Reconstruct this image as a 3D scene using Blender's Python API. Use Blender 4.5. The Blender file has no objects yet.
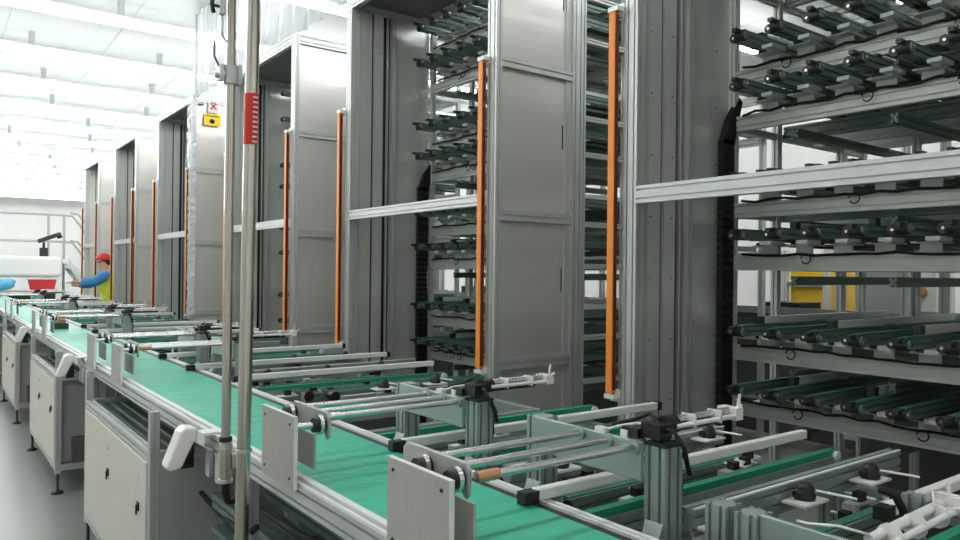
import bpy, math, random
from mathutils import Vector, Matrix
random.seed(7)
SC = bpy.context.scene
COL = SC.collection
PI = math.pi

# ------------------------------------------------------------------ materials
def lin(c):
    return tuple(((v/255)/12.92 if v/255 <= .04045 else ((v/255+.055)/1.055)**2.4) for v in c) + (1,)

def mat(name, col, rough=.5, metal=0.0, noise=None, bump=None, spec=.5, emit=None, estr=0, trans=0, alpha=1, streak=None, coat=0):
    """col in sRGB 0-255. noise=(scale, amount) mottling; streak=(axis, scale, amount) brushed streaks; bump=(scale, strength)"""
    m = bpy.data.materials.new(name); m.use_nodes = True
    nt = m.node_tree; N = nt.nodes; L = nt.links
    b = N['Principled BSDF']
    c = lin(col)
    b.inputs['Base Color'].default_value = c
    b.inputs['Roughness'].default_value = rough
    b.inputs['Metallic'].default_value = metal
    b.inputs['Specular IOR Level'].default_value = spec
    b.inputs['Transmission Weight'].default_value = trans
    b.inputs['Alpha'].default_value = alpha
    b.inputs['Coat Weight'].default_value = coat
    if emit:
        b.inputs['Emission Color'].default_value = lin(emit)
        b.inputs['Emission Strength'].default_value = estr
    tc = N.new('ShaderNodeTexCoord')
    src = tc.outputs['Object']
    if noise or streak:
        n = N.new('ShaderNodeTexNoise')
        amt = noise[1] if noise else streak[2]
        if streak:
            mp = N.new('ShaderNodeMapping')
            s = [streak[1]]*3; s[streak[0]] = streak[1]*.02
            mp.inputs['Scale'].default_value = s
            L.new(src, mp.inputs['Vector']); L.new(mp.outputs['Vector'], n.inputs['Vector'])
            n.inputs['Scale'].default_value = 1
        else:
            L.new(src, n.inputs['Vector']); n.inputs['Scale'].default_value = noise[0]
        n.inputs['Detail'].default_value = 4
        r = N.new('ShaderNodeMapRange')
        r.inputs['From Min'].default_value = .3; r.inputs['From Max'].default_value = .7
        r.inputs['To Min'].default_value = 1-amt; r.inputs['To Max'].default_value = 1+amt
        L.new(n.outputs['Fac'], r.inputs['Value'])
        mx = N.new('ShaderNodeVectorMath'); mx.operation = 'SCALE'
        mx.inputs[0].default_value = c[:3]
        L.new(r.outputs['Result'], mx.inputs['Scale'])
        L.new(mx.outputs['Vector'], b.inputs['Base Color'])
        r2 = N.new('ShaderNodeMapRange')
        r2.inputs['From Min'].default_value = .3; r2.inputs['From Max'].default_value = .7
        r2.inputs['To Min'].default_value = max(.02, rough*(1-amt*1.5)); r2.inputs['To Max'].default_value = min(1, rough*(1+amt*1.5))
        L.new(n.outputs['Fac'], r2.inputs['Value']); L.new(r2.outputs['Result'], b.inputs['Roughness'])
    if bump:
        n2 = N.new('ShaderNodeTexNoise'); n2.inputs['Scale'].default_value = bump[0]; n2.inputs['Detail'].default_value = 3
        mp2 = N.new('ShaderNodeMapping')
        if len(bump) > 2: mp2.inputs['Scale'].default_value = bump[2]
        L.new(src, mp2.inputs['Vector']); L.new(mp2.outputs['Vector'], n2.inputs['Vector'])
        bp = N.new('ShaderNodeBump'); bp.inputs['Strength'].default_value = bump[1]; bp.inputs['Distance'].default_value = .01
        L.new(n2.outputs['Fac'], bp.inputs['Height']); L.new(bp.outputs['Normal'], b.inputs['Normal'])
    return m

M = dict(
    alu=mat('anodised_aluminium', (196, 198, 196), .42, .55, noise=(6, .05)),
    alu_green=mat('anodised_aluminium_cool', (158, 170, 164), .45, .5, noise=(6, .06)),
    alu_white=mat('white_profile', (226, 226, 224), .4, .1, noise=(5, .03)),
    brushed=mat('brushed_steel', (176, 174, 170), .3, .85, streak=(0, 60, .10)),
    brushed_v=mat('brushed_steel_vertical', (212, 213, 208), .30, .5, streak=(2, 18, .035)),
    panel=mat('panel_steel', (216, 213, 208), .30, .6, streak=(0, 30, .03)),
    roof=mat('roof_sheet', (120, 120, 118), .5, .3, noise=(4, .05)),
    orange=mat('orange_housing', (238, 140, 44), .45, noise=(10, .04)),
    bar_shade_red=mat('orange_bar_shadow_side', (92, 18, 8), .25),
    rack_alu=mat('rack_aluminium', (200, 204, 198), .42, .25, noise=(6, .05)),
    arm_black=mat('arm_end_plastic', (40, 44, 42), .4, noise=(20, .1)),
    black=mat('black_plastic', (22, 23, 23), .45, noise=(20, .1)),
    rubber=mat('black_rubber', (14, 14, 14), .7),
    dgreen=mat('dark_green_profile', (104, 122, 113), .42, .15, noise=(9, .1)),
    dbelt=mat('dark_green_belt', (58, 116, 96), .5, noise=(12, .1)),
    greybar=mat('grey_guide_bar', (205, 209, 205), .45, .1, noise=(9, .05)),
    whitebar=mat('white_guide_bar', (226, 224, 220), .4, noise=(9, .03)),
    chrome=mat('polished_shaft', (212, 212, 212), .24, .85),
    steel=mat('stainless_tube', (196, 190, 180), .16, 1.0, streak=(2, 40, .06)),
    greyplate=mat('grey_painted_plate', (176, 175, 168), .5, .25, streak=(2, 60, .05)),
    cab=mat('cabinet_paint', (206, 204, 192), .5, noise=(3, .02)),
    cabside=mat('cabinet_side_paint', (168, 170, 166), .45, .2, noise=(3, .03)),
    tray=mat('tray_green', (58, 78, 70), .3, .2, noise=(5, .1)),
    white=mat('white_plastic', (228, 226, 220), .35, noise=(5, .02)),
    copper=mat('copper_tube', (205, 150, 115), .35, .7),
    red=mat('red_tape', (205, 40, 38), .4), red_dull=mat('red_plastic', (200, 40, 45), .45),
    yellow=mat('yellow_label', (240, 208, 40), .45),
    yellow_paint=mat('yellow_paint', (255, 208, 60), .45, noise=(5, .05)),
    blue=mat('blue_cloth', (60, 135, 190), .7, noise=(12, .15)), hivis=mat('hi_vis_cloth', (205, 225, 60), .7, noise=(14, .1)),
    skin=mat('skin', (205, 160, 135), .55, noise=(20, .05)), trousers=mat('grey_trousers', (150, 158, 140), .8, noise=(20, .1)),
    bluebag=mat('light_blue_plastic', (90, 185, 225), .4, noise=(14, .15)),
    duct=mat('wall_paint', (232, 232, 228), .5, noise=(2, .015)),
    grey_dark=mat('dark_grey_paint', (84, 88, 86), .5, noise=(4, .06)),
    screen=mat('lit_screen', (240, 240, 240), .3, emit=(250, 250, 255), estr=2.2),
    light=mat('light_diffuser', (255, 255, 255), .4, emit=(250, 253, 255), estr=13),
)

def floor_mat():
    m = mat('epoxy_floor', (138, 143, 136), .33, noise=(1.4, .012))
    return m
M['floor'] = floor_mat()

def belt_mat():
    m = bpy.data.materials.new('green_belt'); m.use_nodes = True
    nt = m.node_tree; N = nt.nodes; L = nt.links; b = N['Principled BSDF']
    tc = N.new('ShaderNodeTexCoord')
    # faint scuffed tone variation
    n0 = N.new('ShaderNodeTexNoise'); n0.inputs['Scale'].default_value = 3
    L.new(tc.outputs['Object'], n0.inputs['Vector'])
    cr = N.new('ShaderNodeValToRGB')
    cr.color_ramp.elements[0].position = .3; cr.color_ramp.elements[0].color = lin((56, 170, 138))
    cr.color_ramp.elements[1].position = .7; cr.color_ramp.elements[1].color = lin((64, 180, 148))
    L.new(n0.outputs['Fac'], cr.inputs['Fac']); L.new(cr.outputs['Color'], b.inputs['Base Color'])
    b.inputs['Roughness'].default_value = .42
    n = N.new('ShaderNodeTexNoise'); n.inputs['Scale'].default_value = 1; n.inputs['Detail'].default_value = 2
    mp = N.new('ShaderNodeMapping'); mp.inputs['Scale'].default_value = (1.5, 9, 1); mp.inputs['Rotation'].default_value = (0, 0, .12)
    L.new(tc.outputs['Object'], mp.inputs['Vector']); L.new(mp.outputs['Vector'], n.inputs['Vector'])
    bp = N.new('ShaderNodeBump'); bp.inputs['Strength'].default_value = .6; bp.inputs['Distance'].default_value = .03
    L.new(n.outputs['Fac'], bp.inputs['Height']); L.new(bp.outputs['Normal'], b.inputs['Normal'])
    return m
M['belt'] = belt_mat()

def curtain_mat():
    m = bpy.data.materials.new('clear_plastic_sheet'); m.use_nodes = True
    nt = m.node_tree; N = nt.nodes; L = nt.links
    b = N['Principled BSDF']; out = N['Material Output']
    b.inputs['Base Color'].default_value = (.9, .92, .93, 1); b.inputs['Roughness'].default_value = .12
    tr = N.new('ShaderNodeBsdfTransparent'); tr.inputs['Color'].default_value = (.96, .97, .98, 1)
    mx = N.new('ShaderNodeMixShader')
    tc = N.new('ShaderNodeTexCoord'); mp = N.new('ShaderNodeMapping'); mp.inputs['Scale'].default_value = (1, 6, .25)
    n = N.new('ShaderNodeTexNoise'); n.inputs['Scale'].default_value = 1.3
    L.new(tc.outputs['Object'], mp.inputs['Vector']); L.new(mp.outputs['Vector'], n.inputs['Vector'])
    r = N.new('ShaderNodeMapRange'); r.inputs['From Min'].default_value = .35; r.inputs['From Max'].default_value = .7
    r.inputs['To Min'].default_value = .25; r.inputs['To Max'].default_value = .6
    L.new(n.outputs['Fac'], r.inputs['Value']); L.new(r.outputs['Result'], mx.inputs['Fac'])
    L.new(tr.outputs['BSDF'], mx.inputs[1]); L.new(b.outputs['BSDF'], mx.inputs[2]); L.new(mx.outputs['Shader'], out.inputs['Surface'])
    bp = N.new('ShaderNodeBump'); bp.inputs['Strength'].default_value = .5; bp.inputs['Distance'].default_value = .03
    L.new(n.outputs['Fac'], bp.inputs['Height']); L.new(bp.outputs['Normal'], b.inputs['Normal'])
    return m
M['curtain'] = curtain_mat()

# ------------------------------------------------------------------ mesh builder
class MB:
    def __init__(s): s.v = []; s.f = []; s.m = []; s.mats = []; s.cur = 0; s.sm = []
    def use(s, m):
        if m not in s.mats: s.mats.append(m)
        s.cur = s.mats.index(m); return s
    def add(s, vs, fs, smooth=False):
        o = len(s.v); s.v += [tuple(v) for v in vs]
        for f in fs: s.f.append(tuple(i+o for i in f)); s.m.append(s.cur); s.sm.append(smooth)
        return s
    def box(s, x0, x1, y0, y1, z0, z1):
        vs = [(x, y, z) for z in (z0, z1) for y in (y0, y1) for x in (x0, x1)]
        return s.add(vs, [(0, 2, 3, 1), (4, 5, 7, 6), (0, 1, 5, 4), (2, 6, 7, 3), (0, 4, 6, 2), (1, 3, 7, 5)])
    def rbox(s, c, size, rot=(0, 0, 0)):
        R = Matrix.Rotation(rot[2], 3, 'Z') @ Matrix.Rotation(rot[1], 3, 'Y') @ Matrix.Rotation(rot[0], 3, 'X')
        h = Vector(size)/2; vs = []
        for z in (-1, 1):
            for y in (-1, 1):
                for x in (-1, 1): vs.append(Vector(c) + R @ Vector((x*h.x, y*h.y, z*h.z)))
        return s.add(vs, [(0, 2, 3, 1), (4, 5, 7, 6), (0, 1, 5, 4), (2, 6, 7, 3), (0, 4, 6, 2), (1, 3, 7, 5)])
    def prism(s, pts, axis, a, b):
        """pts: 2D outline (ccw) in the plane perpendicular to axis; extruded from a to b"""
        def P(u, v, w): return {'X': (w, u, v), 'Y': (u, w, v), 'Z': (u, v, w)}[axis]
        n = len(pts); vs = [P(u, v, a) for u, v in pts] + [P(u, v, b) for u, v in pts]
        fs = [tuple(range(n)), tuple(range(2*n-1, n-1, -1))] + [(i, i+n, (i+1) % n + n, (i+1) % n) for i in range(n)]
        if axis == 'Y': pass
        return s.add(vs, fs)
    def prof(s, axis, u0, u1, v0, v1, a, b, slot=.008, depth=.008, pitch=.04):
        """T-slot extrusion: rectangle with grooves on every face"""
        w = u1-u0; h = v1-v0
        def side(L):
            n = max(1, round(L/pitch)); return [L*(i+.5)/n for i in range(n)]
        pts = []
        g = slot/2; d = min(depth, w*.3, h*.3)
        for c in side(w): pts += [(u0+c-g, v0), (u0+c-g, v0+d), (u0+c+g, v0+d), (u0+c+g, v0)]
        A = [(u0, v0)] + pts + [(u1, v0)]
        for c in side(h): A += [(u1, v0+c-g), (u1-d, v0+c-g), (u1-d, v0+c+g), (u1, v0+c+g)]
        A += [(u1, v1)]
        for c in side(w): A += [(u1-c+g, v1), (u1-c+g, v1-d), (u1-c-g, v1-d), (u1-c-g, v1)]
        A += [(u0, v1)]
        for c in side(h): A += [(u0, v1-c+g), (u0+d, v1-c+g), (u0+d, v1-c-g), (u0, v1-c-g)]
        return s.prism(A, axis, a, b)
    def cyl(s, p0, p1, r, n=14, r1=None, caps=True):
        p0 = Vector(p0); p1 = Vector(p1); r1 = r if r1 is None else r1
        d = (p1-p0).normalized(); a = d.orthogonal().normalized(); b = d.cross(a)
        vs = [p0+(a*math.cos(2*PI*i/n)+b*math.sin(2*PI*i/n))*r for i in range(n)] + [p1+(a*math.cos(2*PI*i/n)+b*math.sin(2*PI*i/n))*r1 for i in range(n)]
        s.add(vs, [(i, (i+1) % n, (i+1) % n+n, i+n) for i in range(n)], True)
        if caps: s.add(vs, [tuple(range(n-1, -1, -1)), tuple(range(n, 2*n))])
        return s
    def tube(s, pts, r, n=8):
        pts = [Vector(p) for p in pts]; rings = []
        prev = None
        for i, p in enumerate(pts):
            d = (pts[min(i+1, len(pts)-1)]-pts[max(i-1, 0)]).normalized()
            a = (prev - d*prev.dot(d)).normalized() if prev is not None and (prev - d*prev.dot(d)).length > 1e-4 else d.orthogonal().normalized()
            prev = a; b = d.cross(a)
            rings.append([p+(a*math.cos(2*PI*k/n)+b*math.sin(2*PI*k/n))*r for k in range(n)])
        vs = [v for q in rings for v in q]; fs = []
        for i in range(len(pts)-1):
            for k in range(n): fs.append((i*n+k, i*n+(k+1) % n, (i+1)*n+(k+1) % n, (i+1)*n+k))
        fs += [tuple(range(n-1, -1, -1)), tuple(range((len(pts)-1)*n, len(pts)*n))]
        return s.add(vs, fs, True)
    def lathe(s, c, prof, n=16):
        rings = [(r, z) for r, z in prof]; vs = []
        for r, z in rings:
            vs += [(c[0]+r*math.cos(2*PI*k/n), c[1]+r*math.sin(2*PI*k/n), c[2]+z) for k in range(n)]
        fs = [(i*n+k, i*n+(k+1) % n, (i+1)*n+(k+1) % n, (i+1)*n+k) for i in range(len(rings)-1) for k in range(n)]
        fs += [tuple(range(n-1, -1, -1)), tuple(range((len(rings)-1)*n, len(rings)*n))]
        return s.add(vs, fs, True)
    def build(s, name, parent=None, bevel=0, loc=None, seg=1):
        me = bpy.data.meshes.new(name); me.from_pydata(s.v, [], s.f)
        for m in s.mats: me.materials.append(M[m])
        for p, mi, sm in zip(me.polygons, s.m, s.sm): p.material_index = mi; p.use_smooth = sm
        import bmesh
        bm = bmesh.new(); bm.from_mesh(me); bmesh.ops.recalc_face_normals(bm, faces=bm.faces); bm.to_mesh(me); bm.free()
        me.update()
        o = bpy.data.objects.new(name, me); COL.objects.link(o)
        if parent: o.parent = parent
        if loc: o.location = loc
        if bevel:
            md = o.modifiers.new('bevel', 'BEVEL'); md.width = bevel; md.segments = seg; md.limit_method = 'ANGLE'
        return o

def B(m='alu'): return MB().use(m)
def thing(name, label, cat, loc=(0, 0, 0), group=None, rz=0):
    o = bpy.data.objects.new(name, None); COL.objects.link(o); o.location = loc; o.rotation_euler = (0, 0, rz)
    o.empty_display_size = .1
    o['label'] = label; o['category'] = cat
    if group: o['group'] = group
    return o
def tag(o, label, cat, group=None):
    o['label'] = label; o['category'] = cat
    if group: o['group'] = group
    return o
def struct(o): o['kind'] = 'structure'; return o
def copy_tree(o, parent=None, loc=None, label=None):
    kids = list(o.children)
    c = o.copy(); COL.objects.link(c)
    if parent: c.parent = parent
    if loc is not None: c.location = loc
    if label: c['label'] = label
    for k in kids: copy_tree(k, c)
    return c
ORD = ['nearest', 'second nearest', 'third nearest', 'fourth nearest', 'fifth nearest', 'sixth nearest', 'seventh nearest', 'eighth nearest']

# ------------------------------------------------------------------ room
XL, XR, YF, YB, ZC = -5.0, 9.5, -3.5, 36.0, 4.42
struct(B('floor').box(XL, XR, YF, YB, -.1, 0).build('floor'))
def ceiling():
    m = mat('ceiling_panel', (182, 186, 184), .45, noise=(1.5, .02))
    M['ceil'] = m
    b = B('ceil').box(XL, XR, YF, YB, ZC, ZC+.1)
    o = b.build('ceiling'); struct(o)
    M['joint'] = mat('ceiling_joint', (170, 174, 172), .5)
    j = B('joint')
    y = YF
    while y < YB:
        j.box(XL, XR, y, y+.012, ZC-.004, ZC+.001); y += 1.85
    x = XL
    while x < XR:
        j.box(x, x+.012, YF, YB, ZC-.004, ZC+.001); x += 1.15
    t = j.build('trim_1'); struct(t)
ceiling()
struct(B('duct').box(XL, XR, YB, YB+.1, 0, ZC).build('wall_back'))
struct(B('duct').box(XL, XR, YF-.1, YF, 0, ZC).build('wall_front'))
struct(B('duct').box(XL-.1, XL, YF, YB, 0, ZC).build('wall_left'))
struct(B('duct').box(XR, XR+.1, YF, YB, 0, ZC).build('wall_right'))

# ceiling light lines
ROWS = [8.9+1.85*k for k in range(-5, 14)]
def light_row(i, y):
    x0, x1 = -4.4, 8.6
    kk = i-4
    lab = 'long white linear ceiling light, row %s from the camera end of the hall' % ['one', 'two', 'three', 'four', 'five', 'six', 'seven', 'eight', 'nine', 'ten', 'eleven', 'twelve', 'thirteen', 'fourteen', 'fifteen', 'sixteen', 'seventeen', 'eighteen', 'nineteen'][i]
    t = thing('ceiling_light', lab, 'light', (0, y, 4.2), 'linear ceiling light rows')
    B('white').box(x0, x1, -.02, .02, .035, .07).build('light_housing', t)
    off = .33*(i % 3)
    x = x0+.02
    while x < x1-.1:
        e = min(x+1.5, x1-.02)
        B('light').prism([(.045*math.cos(a*PI/5), .045*math.sin(a*PI/5)-.01) for a in range(10)], 'X', x, e-.015).build('light_tube', t)
        x += 1.5
    x = x0+.9+off
    while x < x1:
        B('cabside').prism([(-.015, .06), (.015, .06), (.05, ZC-4.2), (-.05, ZC-4.2)], 'X', x, x+.06).build('hanger', t)
        x += 1.5
for i, y in enumerate(ROWS): light_row(i, y)
# ------------------------------------------------------------------ lift towers
def make_tower(i, y0, W, H=3.46, beam=(1.80, 1.875)):
    t = thing('lift_tower', 'tall aluminium lift tower with orange edge bars, %s to the camera' % ORD[i], 'machine', (2.43, y0, 0), 'row of lift towers')
    D = .64
    # posts: front near / far, back near / far
    B().prof('Z', 0, .04, 0, .08, 0, H).build('post', t, loc=(0, 0, 0))
    B().prof('Z', 0, .08, W-.07, W, 0, H).build('post', t)
    B().prof('Z', D-.08, D, 0, .05, 0, H).build('post', t)
    B().prof('Z', D-.04, D, W-.04, W, 0, H).build('post', t)
    # front rails
    B('alu').prof('Y', 0, .04, beam[0], beam[1], .08, W-.07).build('cross_beam', t)
    B('alu').prof('Y', 0, .04, H-.08, H, .08, W-.07).build('top_rail', t)
    B('alu').prof('Y', 0, .04, .12, .2, .08, W-.07).build('bottom_rail', t)
    # near side frame: rails and recessed sheet panels
    zs = [.12, .975, 1.78, 2.61, H-.08]
    for z in zs:
        B().prof('X', .005, .045, z, z+.055 if z < H-.1 else H, .04, D-.08).build('side_rail', t)
    for a, b_ in zip(zs[:-1], zs[1:]):
        m = B('panel').box(.04, D-.08, .030, .034, a+.055, b_)
        # narrow flush profile strip beside the rear post
        m.use('alu').box(D-.115, D-.08, .018, .030, a+.055, b_)
        m.use('black').box(D-.135, D-.130, .026, .030, a+.055+(b_-a)*.45, a+.055+(b_-a)*.62)
        m.build('side_panel', t)
    # far side wall seen from inside: sheets, slotted channel, vertical profile
    y1 = W-.055; y2 = W-.04
    B('brushed_v').box(.085, .175, y1, y2, .1, H-.08).build('wall_sheet', t)
    B('brushed_v').box(.19, .265, y1-.01, y2, .1, H-.08).build('wall_sheet', t)
    r = B('black').box(.175, .19, y1+.008, y2+.004, .1, H-.08)
    r.box(.265, .33, y1+.012, y2+.004, .1, H-.08); r.build('channel', t)
    B('alu').box(.30, .312, y1-.004, y1+.012, .1, H-.08).build('guide_rail', t)
    B('alu').prof('Z', .33, .37, y1-.03, y2, .1, H-.08).build('guide_rail', t)
    B('brushed_v').box(.374, D+.03, y1, y2, .1, H-.08).build('wall_sheet', t)
    rv = B('black')
    z = .4
    while z < H-.2:
        for x in (.11, .24, .40, .57):
            rv.cyl((x, y1-.012 if x in (.24,) else y1-.002, z), (x, y1, z), .004, 6)
        z += .27
    rv.build('rivet', t)['kind'] = 'stuff'
    # outer skin of the far side
    B('panel').box(.08, D-.04, W-.034, W-.03, .1, H-.08).build('side_panel', t)
    for z in zs:
        B().prof('X', W-.03, W-.002, z, z+.055 if z < H-.1 else H, .08, D-.04).build('side_rail', t)
    # roof
    B('roof').box(.04, D, .08, W-.04, H-.02, H-.005).build('roof_sheet', t)
    B('alu').prof('Y', D-.04, D, H-.08, H, .05, W-.04).build('top_rail', t)
    # orange light-curtain bars
    for yy in (.085, W+.035):
        c = B('orange').prism([(-.042, yy-.012), (-.012, yy-.012), (-.012, yy+.025), (-.042, yy+.025)], 'Z', .98, 2.64)
        c.use('bar_shade_red').box(-.039, -.015, yy-.014, yy-.008, .99, 2.63)  # dark red strip paints the shadow side of the bar
        o = c.build('light_curtain', t, bevel=.004)
        for z in (.955, 2.64):
            bk = B('alu_white')
            bk.box(-.045, .02, yy-.03, yy+.028, z, z+.02)
            bk.box(-.004, 0, yy-.03, yy+.028, z-.015, z+.04)
            bk.use('black').cyl((-.03, yy-.012, z-.004), (-.03, yy-.012, z+.026), .006, 8).use('alu_white')
            bk.build('bracket', o)
    return t
TW = [(0.30, 1.92, 3.46, (1.80, 1.875)), (3.13, 1.77, 3.46, (1.865, 1.93)), (5.84, 1.62, 3.46, (1.865, 1.93)), (8.78, 1.60, 3.50, (1.88, 1.945)), (11.62, 1.52, 3.48, (1.88, 1.945)), (14.48, 1.46, 3.46, (1.88, 1.945))]
towers = [make_tower(i, y, W, H, bm) for i, (y, W, H, bm) in enumerate(TW)]

# crumpled clear film around the near corner post of the third tower from the back (fourth from camera)
def film():
    b = B('curtain'); n = 60; vs = []; fs = []
    for i in range(n+1):
        z = .98+(3.44-.98)*i/n
        for (x, y) in [(-.01, .12), (-.012, .0), (-.01, -.012), (.055, -.012)]:
            vs.append((x+random.uniform(-.012, .004), y+random.uniform(-.006, .006), z))
    for i in range(n):
        for k in range(3): fs.append((i*4+k, i*4+k+1, (i+1)*4+k+1, (i+1)*4+k))
    b.add(vs, fs, False)
    o = b.build('plastic_film', loc=(2.42, 8.78, 0))
    tag(o, 'crumpled clear plastic film wrapped on a lift tower corner post', 'film')
    md = o.modifiers.new('solid', 'SOLIDIFY'); md.thickness = .001
film()

# ------------------------------------------------------------------ storage racks
LEV = [.87, 1.13, 1.555, 1.805, 2.22, 2.435, 2.90, 3.16]
def make_arm(detail, light, L=1.45):
    """X-direction carrier arm, origin at its front tip"""
    a = MB()
    a.use('dgreen').prof('X', -.017, .017, .008, .048, .04, L, pitch=.05)
    a.use('arm_black').box(.2, L, -.028, .028, -.012, .0)
    o = a.build('conveyor_arm')
    m = B('arm_black').cyl((.03, -.022, .03), (.03, .022, .03), .024, 16)
    m.use('dgreen').cyl((.03, -.03, .03), (.03, -.022, .03), .018, 14)
    m.use('chrome').cyl((.03, -.034, .03), (.03, -.03, .03), .007, 10)
    m.build('end_pulley', o)
    B('dbelt').box(.03, L, -.013, .013, .050, .057).build('belt', o)
    if detail:
        m = B('dgreen').cyl((.045, .040, .028), (.34, .040, .028), .018, 14)
        m.use('arm_black').cyl((.03, .040, .028), (.05, .040, .028), .020, 14).cyl((.18, .040, .028), (.20, .040, .028), .020, 14)
        m.use('chrome').cyl((.026, .040, .028), (.03, .040, .028), .006, 10)
        m.build('motor', o)
        m = B('greybar').box(.20, .34, -.05, .05, -.016, -.010).box(.26, .266, -.04, .04, -.055, -.012)
        m.box(.15, .26, -.075, -.024, -.010, .006); m.build('bracket', o)
        m = B('arm_black').box(-.030, .0, -.012, .008, .036, .052)
        m.box(.0, .03, -.008, .006, .042, .054); m.build('end_stop', o)
    if light:
        m = B('whitebar').box(.26, L, .020, .044, .055, .088)
        m.use('arm_black').box(.22, .26, .018, .046, .05, .090).box(.7, .76, .014, .05, .03, .06)
        m.build('guide_bar', o)
    return o

def make_rack(i, y0, W, arms, detail, X0=3.05, L=1.3, name=None):
    t = thing('storage_rack', name or 'dark storage rack of roller arms behind the tower %s to the camera' % ORD[i], 'rack', (X0, y0, 0), 'storage racks')
    for (x, y) in [(.05, 0), (.05, W-.035), (.42, W-.035), (.42, 0), (1.05, 0), (1.05, W-.04), (1.05, W-.44), (1.3, 0.02), (1.3, W-.04)]:
        B('rack_alu').prof('Z', x, x+.035, y, y+.035, 0, 3.36).build('post', t)
    for z in LEV:
        B('rack_alu').prof('Y', .055, .085, z-.035, z+.035, .035, W-.035, slot=.007, pitch=.035).build('shelf_beam', t)
        for x in (.46, .75, 1.06):
            B('rack_alu' if x > .5 else 'dgreen').prof('Y', x, x+.03, z-.035, z+.035, .035, W-.04).build('shelf_beam', t)
        if detail:
            for q in range(4): B('dgreen').prof('X', .12+q*(W-.2)/3.6, .15+q*(W-.2)/3.6, z-.10, z-.06, .085, 1.3, pitch=.05).build('under_rail', t)
        if detail:
            # cable laid on the shelf beam with loose loops
            pts = []
            yy = .05
            while yy < W-.05:
                pts.append((.04+random.uniform(-.006, .006), yy, z+.038+random.uniform(-.008, .006))); yy += .07
            c = B('rubber').tube(pts, .006, 6)
            for q in range(3):
                cy = .25+random.random()*(W-.5)
                c.tube([(.035, cy+.022*math.cos(a), z+.018+.022*math.sin(a)) for a in [k*PI/6 for k in range(12)]], .003, 5)
            c.build('cable', t)
    B('grey_dark').box(1.26, 1.27, .05, W-.05, .05, .8).build('added_dark_panel', t)  # dark sheet added to keep the space below the shelves dark
    for z in (.3, 3.3):
        for y in (0, W-.035):
            B('rack_alu').prof('X', y, y+.035, z, z+.05, .085, 1.3).build('side_rail', t)
    for z in LEV:
        for y in (.0, W-.03):
            B('rack_alu').prof('X', y, y+.03, z-.03, z, .085, 1.3).build('side_rail', t)
    return t

arm_plain, arm_light = make_arm(True, False), make_arm(True, True)
arm_far = make_arm(False, True)
def fill(rack, W, detail, dy=.187, skip=0):
    for li, z in enumerate(LEV):
        k = 0; y = W-.215
        while y > .06:
            src = (arm_light if (k+li) % 2 else arm_plain) if detail else arm_far
            c = copy_tree(src, rack, loc=(-.20, y, z+.09))
            y -= dy; k += 1
RK = [(.42, 1.745, True, .172), (3.17, 1.66, True, .172), (5.88, 1.55, False, .26), (8.8, 1.5, False, .3), (11.66, 1.45, False, .3)]
for i, (y0, W, det, dy) in enumerate(RK):
    r = make_rack(i, y0, W, 9, i < 2)
    fill(r, W, det, dy)
def remove_tree(o):
    for k in list(o.children): remove_tree(k)
    bpy.data.objects.remove(o)
for a in (arm_plain, arm_light, arm_far): remove_tree(a)

# black energy chain hanging beside each of the two nearest racks
for i, (x, y) in enumerate([(3.005, 2.125), (2.995, 4.805)]):
    b = B('rubber')
    z = .05
    while z < 2.12:
        b.box(0, .088, 0, .03, z, z+.036); z += .038
    b.prism([(0, 2.12), (.088, 2.12), (.15, 2.33), (.13, 2.35), (.05, 2.24)], 'Y', 0, .03)
    o = b.build('energy_chain', loc=(x, y, 0))
    tag(o, 'black upright cable chain at the rack edge beside the %s tower wall' % ('nearest' if i == 0 else 'second nearest'), 'cable chain', 'upright cable chains')

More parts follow.
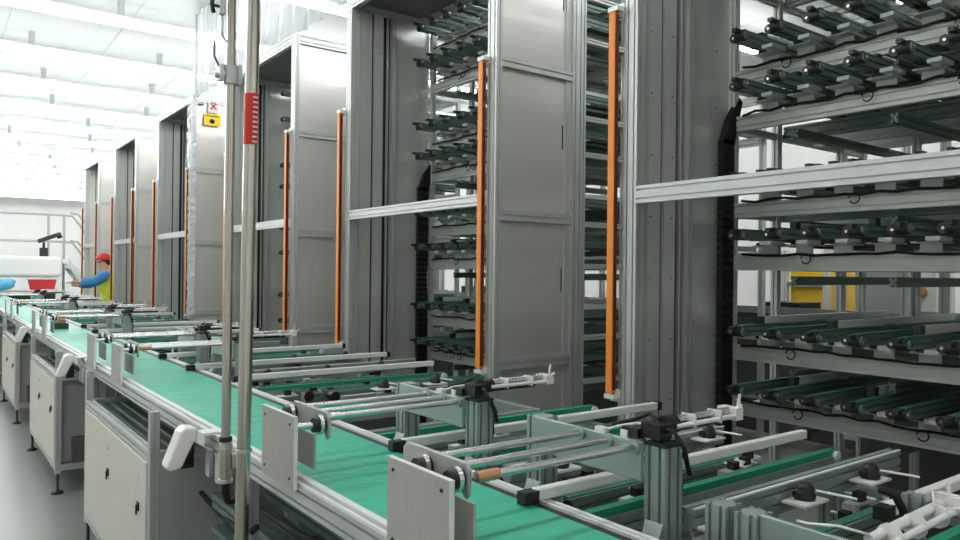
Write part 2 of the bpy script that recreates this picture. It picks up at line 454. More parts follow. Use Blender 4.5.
# ------------------------------------------------------------------ main belt conveyor
def conveyor():
    t = thing('belt_conveyor', 'long green belt conveyor with aluminium side rails running down the hall', 'conveyor', (.98, 0, 0))
    Y0, Y1 = -.6, 17.6
    # belt surface as a shallow slab
    B('belt').box(-.16, .178, Y0, Y1, .938, .95).build('belt', t)
    B('black').box(-.166, -.1605, Y0, Y1, .93, .947).build('belt_edge', t)
    B('black').box(.1785, .20, Y0, Y1, .93, .949).build('belt_edge', t)
    # left side rail: aluminium profile with white top guides
    B('alu').prof('Y', -.205, -.168, .885, .945, Y0, Y1, slot=.006, pitch=.03).build('side_rail', t)
    B('alu_white').box(-.186, -.168, Y0, Y1, .945, .957).build('guide_strip', t)
    B('alu_white').box(-.203, -.193, Y0, Y1, .945, .951).build('guide_strip', t)
    B('alu').prof('Y', .202, .24, .885, .945, Y0, Y1, slot=.006, pitch=.03).build('side_rail', t)
    B('alu_white').box(.204, .214, Y0, Y1, .945, .955).build('guide_strip', t)
    B('alu_white').box(.224, .238, Y0, Y1, .945, .953).build('guide_strip', t)
    B('grey_dark').box(-.16, .19, Y0, Y1, .90, .93).build('belt_bed', t)
    for y in [.2, 1.3, 2.2, 2.85, 4.62, 5.3, 7.3, 8.1, 10.1, 10.9, 12.9, 13.7, 15.5, 16.5]:
        for x in ((-.2, .2) if y < 2.5 else (.2,)):
            o = B('alu').prof('Z', x-.004, x+.036, y, y+.04, .05, .885).build('leg', t)
            B('black').lathe((x+.016, y+.02, 0), [(.03, 0), (.03, .008), (.012, .016), (.008, .05)], 12).build('levelling_foot', o)
        if y < 2.5: B('alu').prof('X', y, y+.04, .3, .34, -.165, .195).build('cross_brace', t)
    # lower carrier rails under the near end
    for z in (.5, .62):
        B('dgreen').prof('Y', -.12, -.06, z, z+.05, Y0, 2.8).build('lower_rail', t)
        B('dgreen').prof('Y', .08, .14, z, z+.05, Y0, 2.8).build('lower_rail', t)
    for k in range(8):
        y = -.2+k*.36
        B('dgreen').prof('X', y, y+.04, .56, .6, -.16, .2).build('lower_rail', t)
    B('rubber').tube([(-.19, 2.1, .80), (-.17, 1.9, .79), (-.15, 1.7, .80), (-.13, 1.5, .77), (-.12, 1.3, .70), (-.1, 1.1, .64), (-.05, .9, .62)], .008).build('cable', t)
    B('rubber').tube([(-.19, 2.15, .74), (-.17, 2.3, .66), (-.12, 2.6, .62), (-.1, 2.8, .6), (-.1, 3.0, .62)], .010).build('cable', t)
    return t
conveyor()

# small goods on the belt
t = thing('parts_tray', 'small dark green box with an orange and white packet on the belt', 'box', (.98, 7.62, .951))
B('tray').box(-.06, .06, -.04, .04, 0, .05).build('box_body', t)
m = B('copper').prism([(-.05, .05), (.04, .05), (.05, .07), (.0, .10), (-.045, .08)], 'Y', .0, .05); m.use('white').box(-.01, .03, -.001, .052, .075, .10)
m.build('packet', t, bevel=.004)

# ------------------------------------------------------------------ base cabinets
def make_cabinet(i, y0, y1):
    nm = ['nearest', 'second nearest', 'third nearest', 'fourth nearest'][i]
    t = thing('base_cabinet', 'cream two-latch base cabinet under the belt conveyor, %s to the camera' % nm, 'cabinet', (.70, y0, 0), 'base cabinets')
    W = y1-y0; D = .30
    for (x, y) in [(0, 0), (0, W-.035), (D-.035, 0), (D-.035, W-.035)]:
        o = B('alu').prof('Z', x, x+.035, y, y+.035, .13, .945 if x == 0 else .79).build('post', t)
        B('black').lathe((x+.0175, y+.0175, 0), [(.038, 0), (.038, .008), (.02, .02), (.009, .024), (.009, .13)], 14).build('levelling_foot', o)
    for z in (.15, .75):
        for x in (0, D-.035): B('alu').prof('Y', x, x+.035, z, z+.04, .035, W-.035).build('frame_rail', t)
        for y in (0, W-.035): B('alu').prof('X', y, y+.035, z, z+.04, .035, D-.035).build('frame_rail', t)
    d = W/2
    for k in range(1):
        o = B('cab').box(-.006, .004, .04, W-.04, .20, .745).build('door', t, bevel=.002)
        for yy in (.14, W*.52):
            h = B('black').box(-.012, -.006, yy, yy+.035, .53, .565).box(-.018, -.012, yy+.008, yy+.02, .515, .555)
            h.build('latch', o, bevel=.002)
            B('chrome').cyl((-.010, yy+.03, .655), (-.006, yy+.03, .655), .009, 12).build('lock', o)
    if i == 0:
        B('cabside').box(.036, D-.036, .002, .008, .19, .75).build('side_panel', t)
    else:
        B('cabside').box(.036, D-.036, .06, .066, .19, .75).build('side_panel', t)
        B('grey_dark').box(.10, D-.04, .012, .058, .19, .36).build('junction_box', t, bevel=.004)
    B('cabside').box(.036, D-.036, W-.01, W-.004, .19, .75).build('side_panel', t)
    B('cabside').box(D-.01, D-.004, .036, W-.036, .19, .75).build('back_panel', t)
    B('cabside').box(.02, D-.02, .02, W-.02, .165, .18).build('bottom_panel', t)
    tr = B('tray').box(.036, D-.036, .04, W-.04, .755, .765)
    for k in range(4): tr.use('dgreen').box(.06+.05*k, .072+.05*k, .05, W-.05, .766, .775)
    tr.build('drip_tray', t)
    return t
for i, (a, b_) in enumerate([(3.05, 4.50), (5.62, 7.10), (8.35, 9.85), (11.1, 12.6)]): make_cabinet(i, a, b_)

# white sensor housings clamped on the left rail
def make_housing():
    t = thing('control_housing', 'white rounded control housing clamped on the conveyor rail over the nearest cabinet', 'control box', (.70, 2.6, .90), 'white control housings')
    m = B('white').prism([(-.062, -.055), (-.05, -.068), (-.012, -.062), (.042, .05), (.036, .068), (-.002, .072), (-.018, .058)], 'Y', -.036, .036)
    m.build('housing', t, bevel=.008, seg=3)
    B('whitebar').box(.035, .09, -.10, -.04, .052, .060).box(.035, .042, -.10, -.04, .02, .052).build('clamp', t)
    B('alu').box(.06, .072, -.09, -.05, -.09, .0).build('bracket', t)
    B('alu').box(.06, .072, -.19, -.15, -.09, .0).build('bracket', t)
    B('black').cyl((.02, .03, -.02), (.02, .085, -.03), .028, 14).box(.0, .045, .03, .06, -.08, -.02).build('knob', t)
    return t
h0 = make_housing()
copy_tree(h0, loc=(.70, 5.16, .90), label='white rounded control housing clamped on the conveyor rail above the second nearest cabinet')
copy_tree(h0, loc=(.70, 7.75, .90), label='white rounded control housing clamped on the conveyor rail beyond the second nearest cabinet')
# ------------------------------------------------------------------ pusher carriages across the belt
def make_carriage(s_):
    t = thing('pusher_carriage', 'x', 'carriage', (.76, 0, .95), 'pusher carriages across the belt')
    # outer and inner plates on the left of the belt
    m = B('greyplate').box(0, .008, -.006, .218, -.015, .172)
    for (y, z) in [(.02, .15), (.195, .15), (.02, .01), (.195, .01)]:
        m.use('black').cyl((-.002, y, z), (0, y, z), .004, 8).use('greyplate')
    m.use('whitebar').box(.0, .010, -.0075, -.006, -.015, .1735).box(.0, .010, -.006, .218, .172, .1735)
    m.build('outer_plate', t)
    B('greyplate').box(.058, .064, .0, .20, .03, .12).build('inner_plate', t)
    # cross bracket with shaft collars
    m = B('greyplate').prism([(s_+y, z) for y, z in [(-.012, .115), (-.012, .165), (.0, .178), (.215, .178), (.235, .165), (.235, .12), (.02, .125), (.0, .105)]], 'X', .088, .097)
    o = m.build('cross_bracket', t, bevel=.002)
    for y in (s_+.012, min(.20, s_+.205)):
        c = B('black').cyl((.055, y, .145), (.087, y, .145), .019, 18)
        c.use('chrome').cyl((.068, y, .145), (.078, y, .145), .026, 20); c.build('shaft_collar', o)
        B('chrome').cyl((.008, y, .145), (.06, y, .145), .009, 12).build('shaft', o)
    # three polished rods to the rear plate
    for k, y in enumerate((.045, .13, .222)):
        m = B('chrome').cyl((.097, y, .153), (.553, y, .153), .0085, 14)
        m.build('rod', t)
    B('chrome' if s_ < .05 else 'copper').cyl((.098, .045, .153), (.15, .045, .153), .0115, 14).build('sleeve', t)
    B('alu_green').box(.553, .565, .03, .40, .075, .165).build('rear_plate', t, bevel=.002)
    m = B('alu_green')
    for y in (.045, .13, .222): m.cyl((.545, y, .153), (.553, y, .153), .016, 14)
    m.build('flange', t)
    # two posts with end caps and foot gussets
    for y in (-.03, .385):
        o = B('alu_green').prof('Z', .565, .625, y, y+.06, -.09, .160, slot=.008, pitch=.03).build('post', t)
        if y < 0: B('black').box(.563, .627, y-.002, y+.062, .160, .167).build('end_cap', o)
        m = B('alu_green').prism([(.53, -.09), (.565, -.09), (.565, -.01)], 'Y', y+.005, y+.055)
        m.box(.50, .625, y-.01, y+.07, -.098, -.09)
        m.build('foot_gusset', o)
    # pneumatic cylinder reaching to the tower
    m = B('black').box(.575, .62, -.005, .05, .172, .206).box(.565, .60, .05, .10, .168, .19).cyl((.62, .02, .198), (.655, .02, .198), .022, 14)
    m.cyl((.64, .035, .192), (.84, .035, .192), .017, 14)
    m.use('alu_white').cyl((.64, .0, .196), (.87, .0, .196), .006, 10).use('chrome').cyl((.64, .02, .207), (.87, .02, .207), .009, 12)
    o = m.build('air_cylinder', t)
    for x in (.70, .80): B('alu_white').box(x, x+.004, -.008, .034, .187, .218).build('hose_clip', o)
    m = B('white')
    m.box(.865, .895, -.005, .05, .185, .215).cyl((.89, .02, .2), (.92, .02, .215), .006, 8).cyl((.88, .0, .21), (.882, -.004, .25), .004, 8)
    m.build('fitting', o)
    m = B('rubber')
    m.tube([(.60, .0, .19), (.585, -.035, .20), (.60, -.055, .16), (.625, -.05, .10), (.63, -.035, .13), (.62, -.01, .17)], .0055, 6)
    m.tube([(.60, .0, .19), (.62, .06, .22), (.61, .10, .20), (.575, .14, .185)], .005, 6)
    m.tube([(.63, -.02, .13), (.635, -.02, .06), (.628, -.01, .0), (.64, 0, -.06)], .004, 6)
    m.build('cable', o)
    m = B('white')
    m.tube([(.57, .16, .168), (.575, .12, .185), (.60, .08, .195), (.61, .03, .195)], .003, 6)
    m.box(.556, .576, .15, .18, .165, .176).box(.56, .570, .08, .10, .165, .182)
    m.build('air_hose', o)
    return t
base = make_carriage(.07); base2 = make_carriage(-.01)
cl = []
for k in range(5):
    for j, dy in enumerate((1.11, 1.815)):
        cl.append(dy+2.81*k)
for n, y in enumerate(cl):
    w = ['nearest', 'second nearest', 'third nearest', 'fourth nearest', 'fifth nearest', 'sixth nearest', 'seventh nearest', 'eighth nearest', 'ninth nearest', 'tenth nearest'][n]
    lab = 'grey pusher carriage with steel rods over the belt, %s to the camera' % w
    if n < 2:
        b_ = (base, base2)[n]; b_.location = (.76, y, .95); b_['label'] = lab
    else: copy_tree((base, base2)[n % 2], loc=(.76, y, .95), label=lab)

# ------------------------------------------------------------------ transfer conveyors between belt and towers
def belt_lane(t, y, x0, x1, z=.93):
    """short green timing-belt lane running in X"""
    o = B('alu_green').prof('X', y-.018, y+.018, z-.07, z-.02, x0+.04, x1-.03).build('lane_beam', t)
    b = B('dbelt' if False else 'lane_green')
    r = .022; zc = z-.022
    pts = [(x0+r+r*math.cos(a), zc+r*math.sin(a)) for a in [PI/2+PI*k/8 for k in range(9)]]
    pts += [(x1-r+r*math.cos(a), zc+r*math.sin(a)) for a in [-PI/2+PI*k/8 for k in range(9)]]
    b.prism(pts, 'Y', y-.013, y+.013); b.build('lane_belt', o)
    for x in (x0+r, x1-r):
        B('whitebar').cyl((x, y-.024, zc), (x, y+.024, zc), .018, 14).build('pulley', o)
M['lane_green'] = mat('lane_belt_green', (38, 140, 104), .42, noise=(10, .08))

def guide_bar(t, y, x0, x1, z=.97, nclamp=0):
    o = B('whitebar').box(x0+.04, x1-.02, y-.013, y+.013, z-.014, z+.014).build('guide_bar', t, bevel=.003)
    B('black').box(x0, x0+.045, y-.015, y+.015, z-.018, z+.012).build('end_cap', o)
    B('black').box(x1-.022, x1, y-.015, y+.015, z-.016, z+.015).build('end_cap', o)
    for k in range(nclamp):
        x = x0+(x1-x0)*(k+.5)/nclamp
        B('whitebar').box(x-.02, x+.02, y-.02, y+.02, z+.0, z+.022).build('clamp', o)

def clamp_knob(t, x, y, z=.955):
    o = B('whitebar').box(x-.06, x+.05, y-.035, y+.03, z-.03, z-.024).build('sensor_plate', t)
    m = B('black').lathe((x, y, z-.024), [(.024, 0), (.026, .012), (.020, .02), (.020, .03), (.014, .04), (.006, .043)], 14)
    m.cyl((x-.03, y+.01, z-.012), (x, y, z-.006), .012, 10)
    m.build('sensor', o)
    B('whitebar').cyl((x+.015, y-.02, z), (x+.02, y-.12, z+.002), .0035, 8).build('sensor_rod', o)

def knob_beam(t, y, x0, x1, knobs, z=.965):
    o = B('alu_green').prof('X', y-.02, y+.02, z-.06, z, x0, x1, pitch=.03).build('cross_beam', t)
    B('alu_white').box(x0, x1, y-.021, y-.012, z, z+.004).build('edge_strip', o)
    for x in knobs: clamp_knob(t, x, y-.055)

M['under_dark'] = mat('lane_gap_shade', (46, 50, 48), .5, .2, noise=(6, .1))  # near-black colour stands in for shade between the lanes
def make_transfer(i, dy):
    YE = 2.5 if i < 4 else 1.75
    t = thing('transfer_conveyor', 'open aluminium transfer conveyor with green lanes and white guide bars, %s to the camera' % ORD[i], 'conveyor', (0, dy, 0), 'transfer conveyors between belt and towers')
    # base frame
    for x in (1.26, 1.335, 2.32):
        B('alu_green').prof('Y', x, x+.04, .80, .85, -.15, YE).build('frame_rail', t)
    for y in (-.15, .30, 1.22, YE-.04):
        B('alu_green').prof('X', y, y+.04, .80, .85, 1.375, 2.32).build('frame_rail', t)
        for x in (1.30, 2.30):
            o = B('alu_green').prof('Z', x, x+.04, y, y+.04, .03, .80).build('leg', t)
            B('black').lathe((x+.02, y+.02, 0), [(.03, 0), (.03, .01), (.012, .03)], 10).build('levelling_foot', o)
    for y in (.30, 1.22, YE-.04):
        B('dgreen').prof('X', y, y+.04, .45, .5, 1.34, 2.3).build('lower_rail', t)
    B('under_dark').box(1.38, 2.30, -.1, YE, .60, .62).build('shade_plate', t)  # added sheet, darkens the gaps seen between the lanes
    guide_bar(t, 1.345, 1.13, 2.38)
    if i < 4: guide_bar(t, 1.975, 1.14, 2.38)
    belt_lane(t, 1.27, 1.225, 2.42); belt_lane(t, .70, 1.24, 2.38)
    if i < 4: belt_lane(t, 1.90, 1.225, 2.38); belt_lane(t, 2.33, 1.24, 2.38, .92)
    guide_bar(t, .80, 1.72 if i == 0 else 1.2, 2.38)
    knob_beam(t, 1.075, 1.40, 2.40, (1.46, 1.80, 2.14))
    knob_beam(t, 1.66, 1.34, 2.34, (1.50, 1.85, 2.2), .945)
    knob_beam(t, .43, 1.60, 2.40, (1.8, 2.1), .90)
    # dark roller lanes
    for y, x0, x1, z in [(.92, 1.40, 2.3, .90), (.60, 1.5, 2.9, .91), (.52, 1.6, 2.9, .91), (1.50, 1.40, 2.3, .88), (1.78, 1.40, 2.3, .89), (2.12, 1.40, 2.3, .88)]:
        if y > YE: continue
        o = B('dgreen').prof('X', y-.02, y+.02, z-.05, z, x0, x1).build('roller_lane', t)
        m = B('dbelt').box(x0+.02, x1-.02, y-.012, y+.012, z, z+.004); m.build('lane_belt', o)
        B('black').cyl((x0, y-.024, z-.022), (x0, y+.024, z-.022), .026, 12).build('pulley', o)
    # scattered brackets, sensors, plates
    rnd = random.Random(20+i)
    for q in range(28 if i < 2 else 7):
        x = rnd.uniform(1.40, 2.2); y = rnd.choice([.42, .62, .96, 1.16, 1.42, 1.56, 1.84, 2.05, 2.2])+rnd.uniform(-.03, .03)
        z = rnd.uniform(.86, .90)
        if y > YE: continue
        m = B(rnd.choice(['whitebar', 'alu', 'greybar'])).box(x-.05, x+.05, y-.018, y+.018, z, z+.006)
        m.box(x-.05, x-.044, y-.018, y+.018, z-.04, z)
        m.use('black').box(x-.01, x+.02, y-.012, y+.012, z+.006, z+.03)
        m.use('whitebar').cyl((x+.03, y-.03, z+.012), (x+.03, y+.05, z+.012), .004, 6)
        m.build('sensor_bracket', t)
    for q in range(5):
        y = .45+q*.42
        pts = [(1.38+.07*k, y+.02*math.sin(k*1.3+q), .862+.012*math.sin(k*1.7+q)) for k in range(13)]
        if y > YE: break
        B('rubber').tube(pts, .005, 6).build('cable', t)
    return t
for i in range(5): make_transfer(i, 2.81*i)

# lower pusher bracket in the nearest station's right corner
t = thing('lower_pusher', 'low grey plate bracket with a white air cylinder at the bottom right of the line', 'carriage', (1.33, .68, .85))
B('alu_green').box(0, .012, -.40, .17, .06, .175).build('cross_plate', t, bevel=.002)
for y in (.17, .24): B('alu_green').prof('Z', -.01, .05, y, y+.05, -.0, .17, pitch=.025).build('post', t)
o = B('alu_green').prof('Z', .30, .335, .0, .035, 0, .20).build('post', t)
B('rubber').tube([(.29, .02, .0), (.285, .02, .1), (.278, .02, .17), (.262, .03, .205), (.24, .05, .215)], .009, 8).build('cable', t)
m = B('alu_white').cyl((.05, -.02, .17), (.36, -.02, .182), .010, 12).cyl((.05, -.05, .165), (.36, -.05, .177), .007, 12)
o = m.build('air_cylinder', t)
for x in (.10, .20, .30): B('white').cyl((x, -.033, .17), (x+.005, -.033, .17), .024, 14).build('hose_clip', o)
B('white').tube([(.05, -.02, .18), (.02, .02, .19), (.0, .07, .185), (.02, .1, .178)], .003, 6).build('air_hose', o)
B('white').tube([(.30, -.03, .19), (.34, -.01, .205), (.37, -.05, .2), (.35, -.06, .18), (.31, -.04, .185)], .003, 6).build('air_hose', o)
m = B('white')
m.box(.35, .385, -.06, -.005, .165, .20).cyl((.37, -.03, .2), (.365, -.03, .225), .005, 8)
m.build('fitting', o)

# ------------------------------------------------------------------ foreground steel poles
t = thing('steel_pole', 'thick stainless pole with red and white tape rising in front of the belt', 'pole', (.615, 1.80, 0))
p0, p1 = Vector((0, 0, 0)), Vector((-.02, .03, 3.6)); p1 = Vector((.042, -.0, 3.6))
def onp(z): return p0+(p1-p0)*(z/3.6)
B('steel').cyl(p0, p1, .0165, 24).build('tube', t)
o = B('red').cyl(onp(1.805), onp(1.93), .0172, 24).build('tape', t)
m = B('white')
for k in range(10):
    z = 1.812+k*.012; c = onp(z)
    m.rbox((c.x+.004, c.y-.0165, z), (.012, .003, .004), (0, 0, .2))
m.build('tape_mark', o)
B('chrome').cyl(onp(1.055), onp(1.062), .020, 20).build('collar', t)
B('black').lathe((0, 0, 0), [(.05, 0), (.05, .01), (.022, .02), (.022, .06)], 16).build('foot', t)

t = thing('air_supply_pipe', 'thin stainless pipe with valves and wing clamp hanging left of the thick pole', 'pipe', (.655, 2.02, .93))
q1 = Vector((.01, .0, ZC-.93))
def onq(z): return q1*(z/(ZC-.93))
B('steel').cyl((0, 0, .09), q1, .0125, 20).build('tube', t)
m = B('steel').cyl((0, 0, 0), (0, 0, .09), .016, 16).use('chrome').cyl((0, 0, -.005), (0, 0, .004), .020, 16).cyl((0, 0, .085), (0, 0, .10), .018, 16).box(.014, .03, -.01, .01, .03, .07)
m.use('black').cyl((0, 0, .105), (0, 0, .118), .017, 16)
m.build('fitting', t)
B('rubber').tube([(0, 0, 0), (0, .0, -.03), (.02, .04, -.07), (.06, .1, -.09), (.10, .16, -.10)], .010, 8).build('hose', t)
# clamp near eye level above
m = B('alu')
m.cyl(onq(1.095)+Vector((-.026, 0, 0)), onq(1.095)+Vector((.034, 0, 0)), .011, 12).cyl(onq(1.07), onq(1.12), .020, 16)
m.box(-.030, -.018, -.014, .014, 1.075, 1.12).box(.018, .030, -.014, .014, 1.07, 1.125)
m.cyl((-.042, 0, 1.09), (-.028, 0, 1.09), .008, 10)
m.build('clamp', t, bevel=.002)
m = B('grey_dark').tube([(-.025, 0, 1.11), (-.035, 0, 1.125), (-.042, 0, 1.14), (-.042, 0, 1.18)], .003, 8); m.build('handle', t)
m = B('alu').tube([(.0, 0, 1.19), (-.012, 0, 1.185), (-.022, 0, 1.20), (-.022, 0, 1.27)], .0035, 8).cyl((-.022, 0, 1.255), (-.022, 0, 1.295), .009, 12)
m.build('valve', t)
m = B('black').cyl((-.028, 0, 1.275), (-.045, 0, 1.275), .004, 8).tube([(-.045, 0, 1.255), (-.050, 0, 1.277), (-.046, 0, 1.30)], .006, 8)
m.build('valve_handle', t)

# ------------------------------------------------------------------ signs on the fourth tower's side
o = B('white').box(0, .12, -.003, 0, 0, .14).use('red').rbox((.06, -.0035, .075), (.10, .002, .016), (0, .8, 0)).rbox((.06, -.0035, .075), (.10, .002, .016), (0, -.8, 0)).box(.03, .09, -.005, -.003, .11, .12).build('prohibition_sign', loc=(2.60, 8.775, 3.31))
tag(o, 'small white sign with red crossed symbol high on a tower side', 'sign')
o = B('yellow').box(0, .19, -.003, 0, 0, .14)
o.use('black').box(.02, .17, -.005, -.003, .105, .115).cyl((.09, -.005, .05), (.09, -.003, .05), .028, 14).box(.06, .12, -.005, -.003, .04, .055)
o = o.build('warning_sign', loc=(2.555, 8.772, 3.16))
tag(o, 'yellow warning sign with black mark below the red symbol sign', 'sign')
o = B('black').box(0, .07, -.003, 0, 0, .02).build('vent_slot', loc=(2.48, 8.775, 3.38))
tag(o, 'small black nameplate at the top corner of a tower side', 'nameplate')

# ------------------------------------------------------------------ clear plastic curtain over the towers
def curtain():
    b = B('curtain'); n = 90; vs = []; fs = []
    for i in range(n+1):
        y = 8.80-(8.80-4.95)*i/n
        x = 2.47+.018*math.sin(i*.9)+.01*math.sin(i*2.3)
        vs += [(x, y, 3.47), (x+.004*math.sin(i), y, 3.95), (x, y, ZC)]
    for i in range(n):
        for k in range(2): fs.append((i*3+k, i*3+k+1, (i+1)*3+k+1, (i+1)*3+k))
    b.add(vs, fs, True); o = b.build('plastic_curtain')
    md = o.modifiers.new('solid', 'SOLIDIFY'); md.thickness = .002
    tag(o, 'clear plastic sheet hanging from the ceiling down to the tower tops', 'curtain')
    o2 = B('alu').box(2.455, 2.485, 8.80, 8.83, 3.5, ZC).build('curtain_pole'); tag(o2, 'thin vertical pole at the far edge of the clear plastic sheet', 'pole')
curtain()

# ------------------------------------------------------------------ far end: platform, machine, person
def platform():
    t = thing('access_platform', 'white far platform with tubular handrails and a stair going down right', 'platform', (0, 20, 0))
    m = B('greybar')
    for z in (2.74, 2.11): B('cabside').cyl((-4, 0, z), (2.66, 0, z), .028, 10).build('handrail', t)
    for x in (-3.5, -2, -.6, .9, 2.3, 2.62): B('cabside').cyl((x, 0, 1.7), (x, 0, 2.74), .026, 10).build('post', t)
    B('cabside').cyl((2.62, 0, 0), (2.62, 0, 2.74), .03, 10).build('post', t)
    for dy in (0, -.8):
        for z in (2.74, 2.11):
            B('cabside').tube([(2.64, dy, z), (2.80, dy, z-.02), (2.95, dy, z-.22), (3.75, dy, z-1.62)], .026, 10).build('stair_rail', t)
        B('cabside').cyl((3.72, dy, 0), (3.72, dy, 1.12), .026, 10).build('post', t)
        B('greybar').prism([(2.62, 1.7), (2.62, 1.5), (3.75, 0.0), (3.95, 0.0)], 'Y', dy-.02, dy+.02).build('stringer', t)
    for k in range(6): B('greybar').box(2.66+.18*k, 2.88+.18*k, -.8, 0, 1.45-.24*k, 1.48-.24*k).build('step', t)
    B('duct').box(-4, 2.62, -.4, 1.2, 1.60, 1.70).build('deck', t)
    for x in (-3.6, .0, 2.3): B('duct').box(x, x+.1, .6, .7, 0, 1.60).build('leg', t)
platform()
t = thing('process_machine', 'wide white rounded machine body below the far handrails', 'machine', (0, 18.6, 0))
B('duct').box(-3.5, 2.42, 0, .9, 1.28, 1.74).build('hood', t, bevel=.08, seg=3)
B('grey_dark').box(-3.4, 2.3, .1, .8, .0, .95).build('base', t)
B('cabside').box(-3.4, 2.35, -.55, .1, .95, 1.0).build('table', t)
t = thing('red_bin', 'red rectangular bin under the white machine hood', 'bin', (2.0, 18.3, 1.003))
B('red_dull').prism([(-.22, .02), (.22, .02), (.26, .24), (-.26, .24)], 'Y', -.1, .1).build('bin_body', t, bevel=.01)
B('white').box(-.27, .27, -.12, .12, .24, .27).box(-.3, .3, -.14, .14, 0, .02).build('bin_rim', t)
def lump(name, mt, c, sx, sy, sz, lab, cat):
    b = B(mt); n, r_ = 12, 8; vs = []; fs = []
    rnd = random.Random(5)
    for i in range(r_+1):
        th = PI*i/r_
        for k in range(n):
            ph = 2*PI*k/n; q = 1+rnd.uniform(-.18, .18)
            vs.append((sx*math.sin(th)*math.cos(ph)*q, sy*math.sin(th)*math.sin(ph)*q, sz*(1-math.cos(th))*(1 if i in (0, r_) else q)))
    for i in range(r_):
        for k in range(n): fs.append((i*n+k, i*n+(k+1) % n, (i+1)*n+(k+1) % n, (i+1)*n+k))
    b.add(vs, fs, True); o = b.build(name, loc=c); tag(o, lab, cat)
lump('plastic_bag', 'bluebag', (1.15, 18.3, 1.003), .38, .12, .13, 'light blue crumpled plastic bag on the machine table at left', 'bag')
t = thing('inspection_camera', 'black angled camera head on a stalk above the white machine', 'camera', (2.12, 19.2, 1.74))
B('black').box(-.08, .08, -.05, .05, 0, .2).cyl((0, 0, .2), (0, 0, .32), .03, 10).build('base', t, bevel=.01)
B('black').rbox((.08, 0, .42), (.42, .09, .09), (0, -.4, 0)).cyl((.25, 0, .47), (.34, 0, .5), .07, 12).build('camera_head', t, bevel=.01)
for x, lab in ((.9, 'left'), (1.7, 'right')): pass

# worker standing between far towers
def person():
    import bmesh
    t = thing('person', 'person in red hard hat, blue sleeves and yellow vest reaching left', 'person', (2.49, 13.6, 0))
    def skin(name, pts, edges, root, m, sub=2):
        me = bpy.data.meshes.new(name); me.from_pydata([p[:3] for p in pts], edges, []); me.materials.append(M[m])
        o = bpy.data.objects.new(name, me); COL.objects.link(o); o.parent = t
        s = o.modifiers.new('skin', 'SKIN'); sd = o.modifiers.new('sub', 'SUBSURF'); sd.levels = sub; sd.render_levels = sub
        for i, v in enumerate(me.skin_vertices[0].data):
            r = pts[i][3]; v.radius = r if isinstance(r, tuple) else (r, r); v.use_root = (i == root)
        s.use_smooth_shade = True
        return o
    # body: pelvis, chest, neck, head, arms, legs; torso leans, facing -X
    P = [(0, 0, .93, (.11, .11)), (-.04, 0, 1.12, (.10, .10)), (-.08, 0, 1.33, (.10, .10)), (-.10, 0, 1.45, (.05, .05)), (-.12, 0, 1.54, (.085, .075)), (-.13, 0, 1.64, (.085, .075)),
         (-.08, -.19, 1.43, .055), (-.30, -.23, 1.25, .045), (-.54, -.20, 1.27, .032), (-.62, -.19, 1.27, .03),
         (-.08, .19, 1.43, .055), (-.28, .22, 1.2, .045), (-.50, .16, 1.22, .032), (-.58, .15, 1.22, .03),
         (.0, -.1, .86, .085), (-.02, -.11, .50, .06), (.02, -.12, .1, .045), (-.12, -.12, .045, .04),
         (.0, .1, .86, .085), (.03, .11, .50, .06), (.1, .12, .1, .045), (-.04, .12, .045, .04)]
    E = [(0, 1), (1, 2), (2, 3), (3, 4), (4, 5), (2, 6), (6, 7), (7, 8), (8, 9), (2, 10), (10, 11), (11, 12), (12, 13), (0, 14), (14, 15), (15, 16), (16, 17), (0, 18), (18, 19), (19, 20), (20, 21)]
    skin('body', P, E, 0, 'skin')
    skin('sleeve', [(-.06, -.18, 1.44, .085), (-.20, -.21, 1.34, .09), (-.30, -.23, 1.26, .09), (-.50, -.205, 1.28, .075)], [(0, 1), (1, 2), (2, 3)], 0, 'blue')
    skin('sleeve', [(-.06, .18, 1.44, .08), (-.28, .22, 1.2, .054), (-.48, .16, 1.22, .045)], [(0, 1), (1, 2)], 0, 'blue')
    skin('vest', [(0, 0, .84, (.19, .17)), (-.02, 0, 1.0, (.19, .17)), (-.05, 0, 1.14, (.19, .16)), (-.08, 0, 1.34, (.20, .16)), (-.09, 0, 1.46, (.17, .11))], [(0, 1), (1, 2), (2, 3), (3, 4)], 0, 'hivis')
    skin('nose', [(-.19, 0, 1.60, .016), (-.215, 0, 1.575, .018)], [(0, 1)], 0, 'skin', 1)
    for q in (-.09, .09): skin('ear', [(-.12, q, 1.60, .02), (-.12, q, 1.57, .016)], [(0, 1)], 0, 'skin', 1)
    m = B('black')
    for q in (-.03, .03): m.cyl((-.212, q, 1.605), (-.18, q, 1.605), .009, 8)
    m.cyl((-.205, -.02, 1.535), (-.205, .02, 1.535), .005, 6); m.build('eyes_and_mouth', t)
    B('black').lathe((-.085, 0, 1.55), [(.05, 0), (.08, .03), (.085, .09)], 14).build('hair', t)
    skin('trousers', [(0, 0, .92, (.14, .12)), (.0, -.1, .82, .10), (-.02, -.11, .50, .075), (.02, -.12, .09, .06), (.0, .1, .82, .10), (.03, .11, .50, .075), (.09, .12, .09, .06)], [(0, 1), (1, 2), (2, 3), (0, 4), (4, 5), (5, 6)], 0, 'trousers')
    # fingers of the reaching hand
    for k in range(4):
        skin('finger', [(-.61, -.215+.017*k, 1.275, .010), (-.66, -.217+.017*k, 1.27, .009), (-.69-.008*(k % 2), -.217+.017*k, 1.25, .007)], [(0, 1), (1, 2)], 0, 'skin', 1)
    skin('thumb', [(-.58, -.17, 1.27, .011), (-.62, -.15, 1.255, .009), (-.65, -.15, 1.24, .008)], [(0, 1), (1, 2)], 0, 'skin', 1)
    h = B('red_dull').lathe((-.125, 0, 1.63), [(.125, 0), (.122, .03), (.105, .075), (.07, .105), (.02, .12)], 18)
    h.box(-.27, -.16, -.07, .07, 1.63, 1.645); h.build('hard_hat', t, bevel=.003)
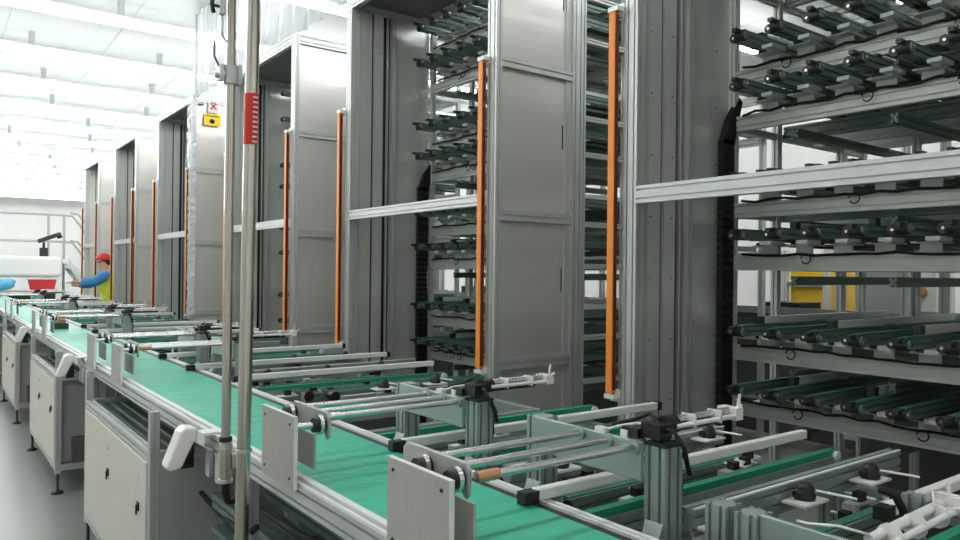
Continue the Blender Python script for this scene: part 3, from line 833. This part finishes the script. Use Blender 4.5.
person()

# ------------------------------------------------------------------ machinery beyond the racks (right side of the hall)
t = thing('packing_machine', 'yellow machine with white frame seen through the nearest rack', 'machine', (7.0, 3.79, 0))
B('yellow_paint').box(0, .8, 0, .37, .3, 1.56).build('body', t, bevel=.02)
B('white').prof('Z', -.04, .0, .37, .47, 0, 1.75).prof('Z', -.04, 0, -.06, 0, 0, 1.75).build('frame', t)
B('alu_green').prof('Y', -.05, -.01, 1.39, 1.43, 0, .37).build('cross_beam', t)
t = thing('electrical_cabinet', 'tall grey electrical cabinet standing beyond the nearest rack', 'cabinet', (7.0, 3.02, 0))
B('cabside').box(0, .5, 0, .48, .08, 1.62).build('body', t, bevel=.01)
B('black').box(.02, .48, .02, .46, 0, .08).build('plinth', t)
t = thing('switch_box', 'white switch box with an orange rotary switch beyond the rack', 'box', (6.9, 2.76, 0))
B('white').box(0, .4, 0, .22, .9, 1.62).build('body', t, bevel=.006)
B('alu').prof('Z', .1, .14, .09, .13, 0, .9).build('stand', t)
B('white').box(-.02, 0, .02, .13, 1.44, 1.58).build('label_plate', t)
B('copper').cyl((-.02, .11, 1.36), (0, .11, 1.36), .045, 14).use('orange').box(-.05, -.02, .08, .14, 1.345, 1.375).build('switch', t)
o = B('duct').box(6.9, 7.2, 2.30, 2.52, 0, ZC).build('trim_2'); struct(o)
t = thing('display_monitor', 'small lit white display seen through the second rack', 'monitor', (7.0, 8.8, 1.05))
B('black').box(0, .05, -.45, .45, 0, .6).build('bezel', t); B('screen').box(-.004, 0, -.12, .38, .06, .54).build('screen', t)
B('black').box(.02, .06, -.05, .05, -1.05, 0).build('stand', t)
t = thing('display_monitor', 'white sign made as a glowing panel in the gap between the two nearest towers', 'monitor', (7.2, 6.1, 1.2))
B('black').box(0, .05, -.4, .4, 0, .42).build('bezel', t); B('screen').box(-.004, 0, -.35, .3, .05, .36).build('screen', t)  # stands for a sign; the glow is added
B('black').box(.02, .06, -.05, .05, -1.2, 0).build('stand', t)

for k, (y0, y1, nm) in enumerate([(-1.5, 5.2, 'long dark machine bench beyond the nearest rack'), (5.6, 12.5, 'long dark machine bench beyond the second nearest rack')]):
    t = thing('machine_bench', nm, 'bench', (6.0, y0, 0))
    B('grey_dark').box(0, .6, 0, y1-y0, .1, 1.16).build('body', t)
    B('alu_green').prof('Y', -.04, .0, 1.16, 1.22, 0, y1-y0).build('top_rail', t)
    for q in range(int((y1-y0)/1.2)): B('black').box(.05, .4, .2+q*1.2, .55+q*1.2, 1.16, 1.22+.04*(q % 3)).build('guard', t)
# second row of racks on the other side of the hall, seen through the first
def back_rack(i, y0, lab):
    t = thing('storage_rack', lab, 'rack', (4.75, y0, 0), 'storage racks')
    W = 1.9
    for x in (0, .9):
        for y in (0, .62, 1.24, W-.05): B('rack_alu').prof('Z', x, x+.045, y, y+.045, 0, 3.2).build('post', t)
    for z in (.45, .95, 1.62, 1.98, 2.6, 2.95):
        for x in (0, .9): B('rack_alu').prof('Y', x, x+.04, z, z+.07, 0, W).build('shelf_beam', t)
        for k in range(7):
            y = .12+.27*k
            B('dgreen').prof('X', y, y+.04, z+.075, z+.12, -.08, 1.0).build('conveyor_arm', t)
for i, (y, lab) in enumerate([(.6, 'far side storage rack seen between the shelf arms at the right edge'), (3.6, 'far side storage rack in the middle distance behind the nearest rack'), (6.6, 'far side storage rack behind the second nearest rack')]): back_rack(i, y, lab)

# ------------------------------------------------------------------ camera, light, view
cam = bpy.data.cameras.new('camera'); co = bpy.data.objects.new('camera', cam); COL.objects.link(co)
cam.sensor_width = 36; cam.lens = 744/960*36; cam.clip_start = .05; cam.clip_end = 200
yaw, pitch, roll = math.radians(36.7), math.radians(.15), math.radians(.6)
F = Vector((math.sin(yaw)*math.cos(pitch), math.cos(yaw)*math.cos(pitch), math.sin(pitch)))
R = Vector((math.cos(yaw), -math.sin(yaw), 0)); U = R.cross(F)
R2 = R*math.cos(roll)+U*math.sin(roll); U2 = R2.cross(F)
mt = Matrix((R2, U2, -F)).transposed().to_4x4(); mt.translation = Vector((0, 0, 1.5))
co.matrix_world = mt
SC.camera = co
w = bpy.data.worlds.new('world'); SC.world = w; w.use_nodes = True
w.node_tree.nodes['Background'].inputs['Color'].default_value = (.8, .85, .9, 1)
w.node_tree.nodes['Background'].inputs['Strength'].default_value = .05
SC.view_settings.view_transform = 'Standard'; SC.view_settings.look = 'None'
SC.view_settings.exposure = 0.22; SC.view_settings.gamma = 1
SC.cycles.use_denoising = True
SC.cycles.max_bounces = 8; SC.cycles.diffuse_bounces = 4; SC.cycles.glossy_bounces = 4; SC.cycles.transparent_max_bounces = 8
SC.cycles.sample_clamp_indirect = 6
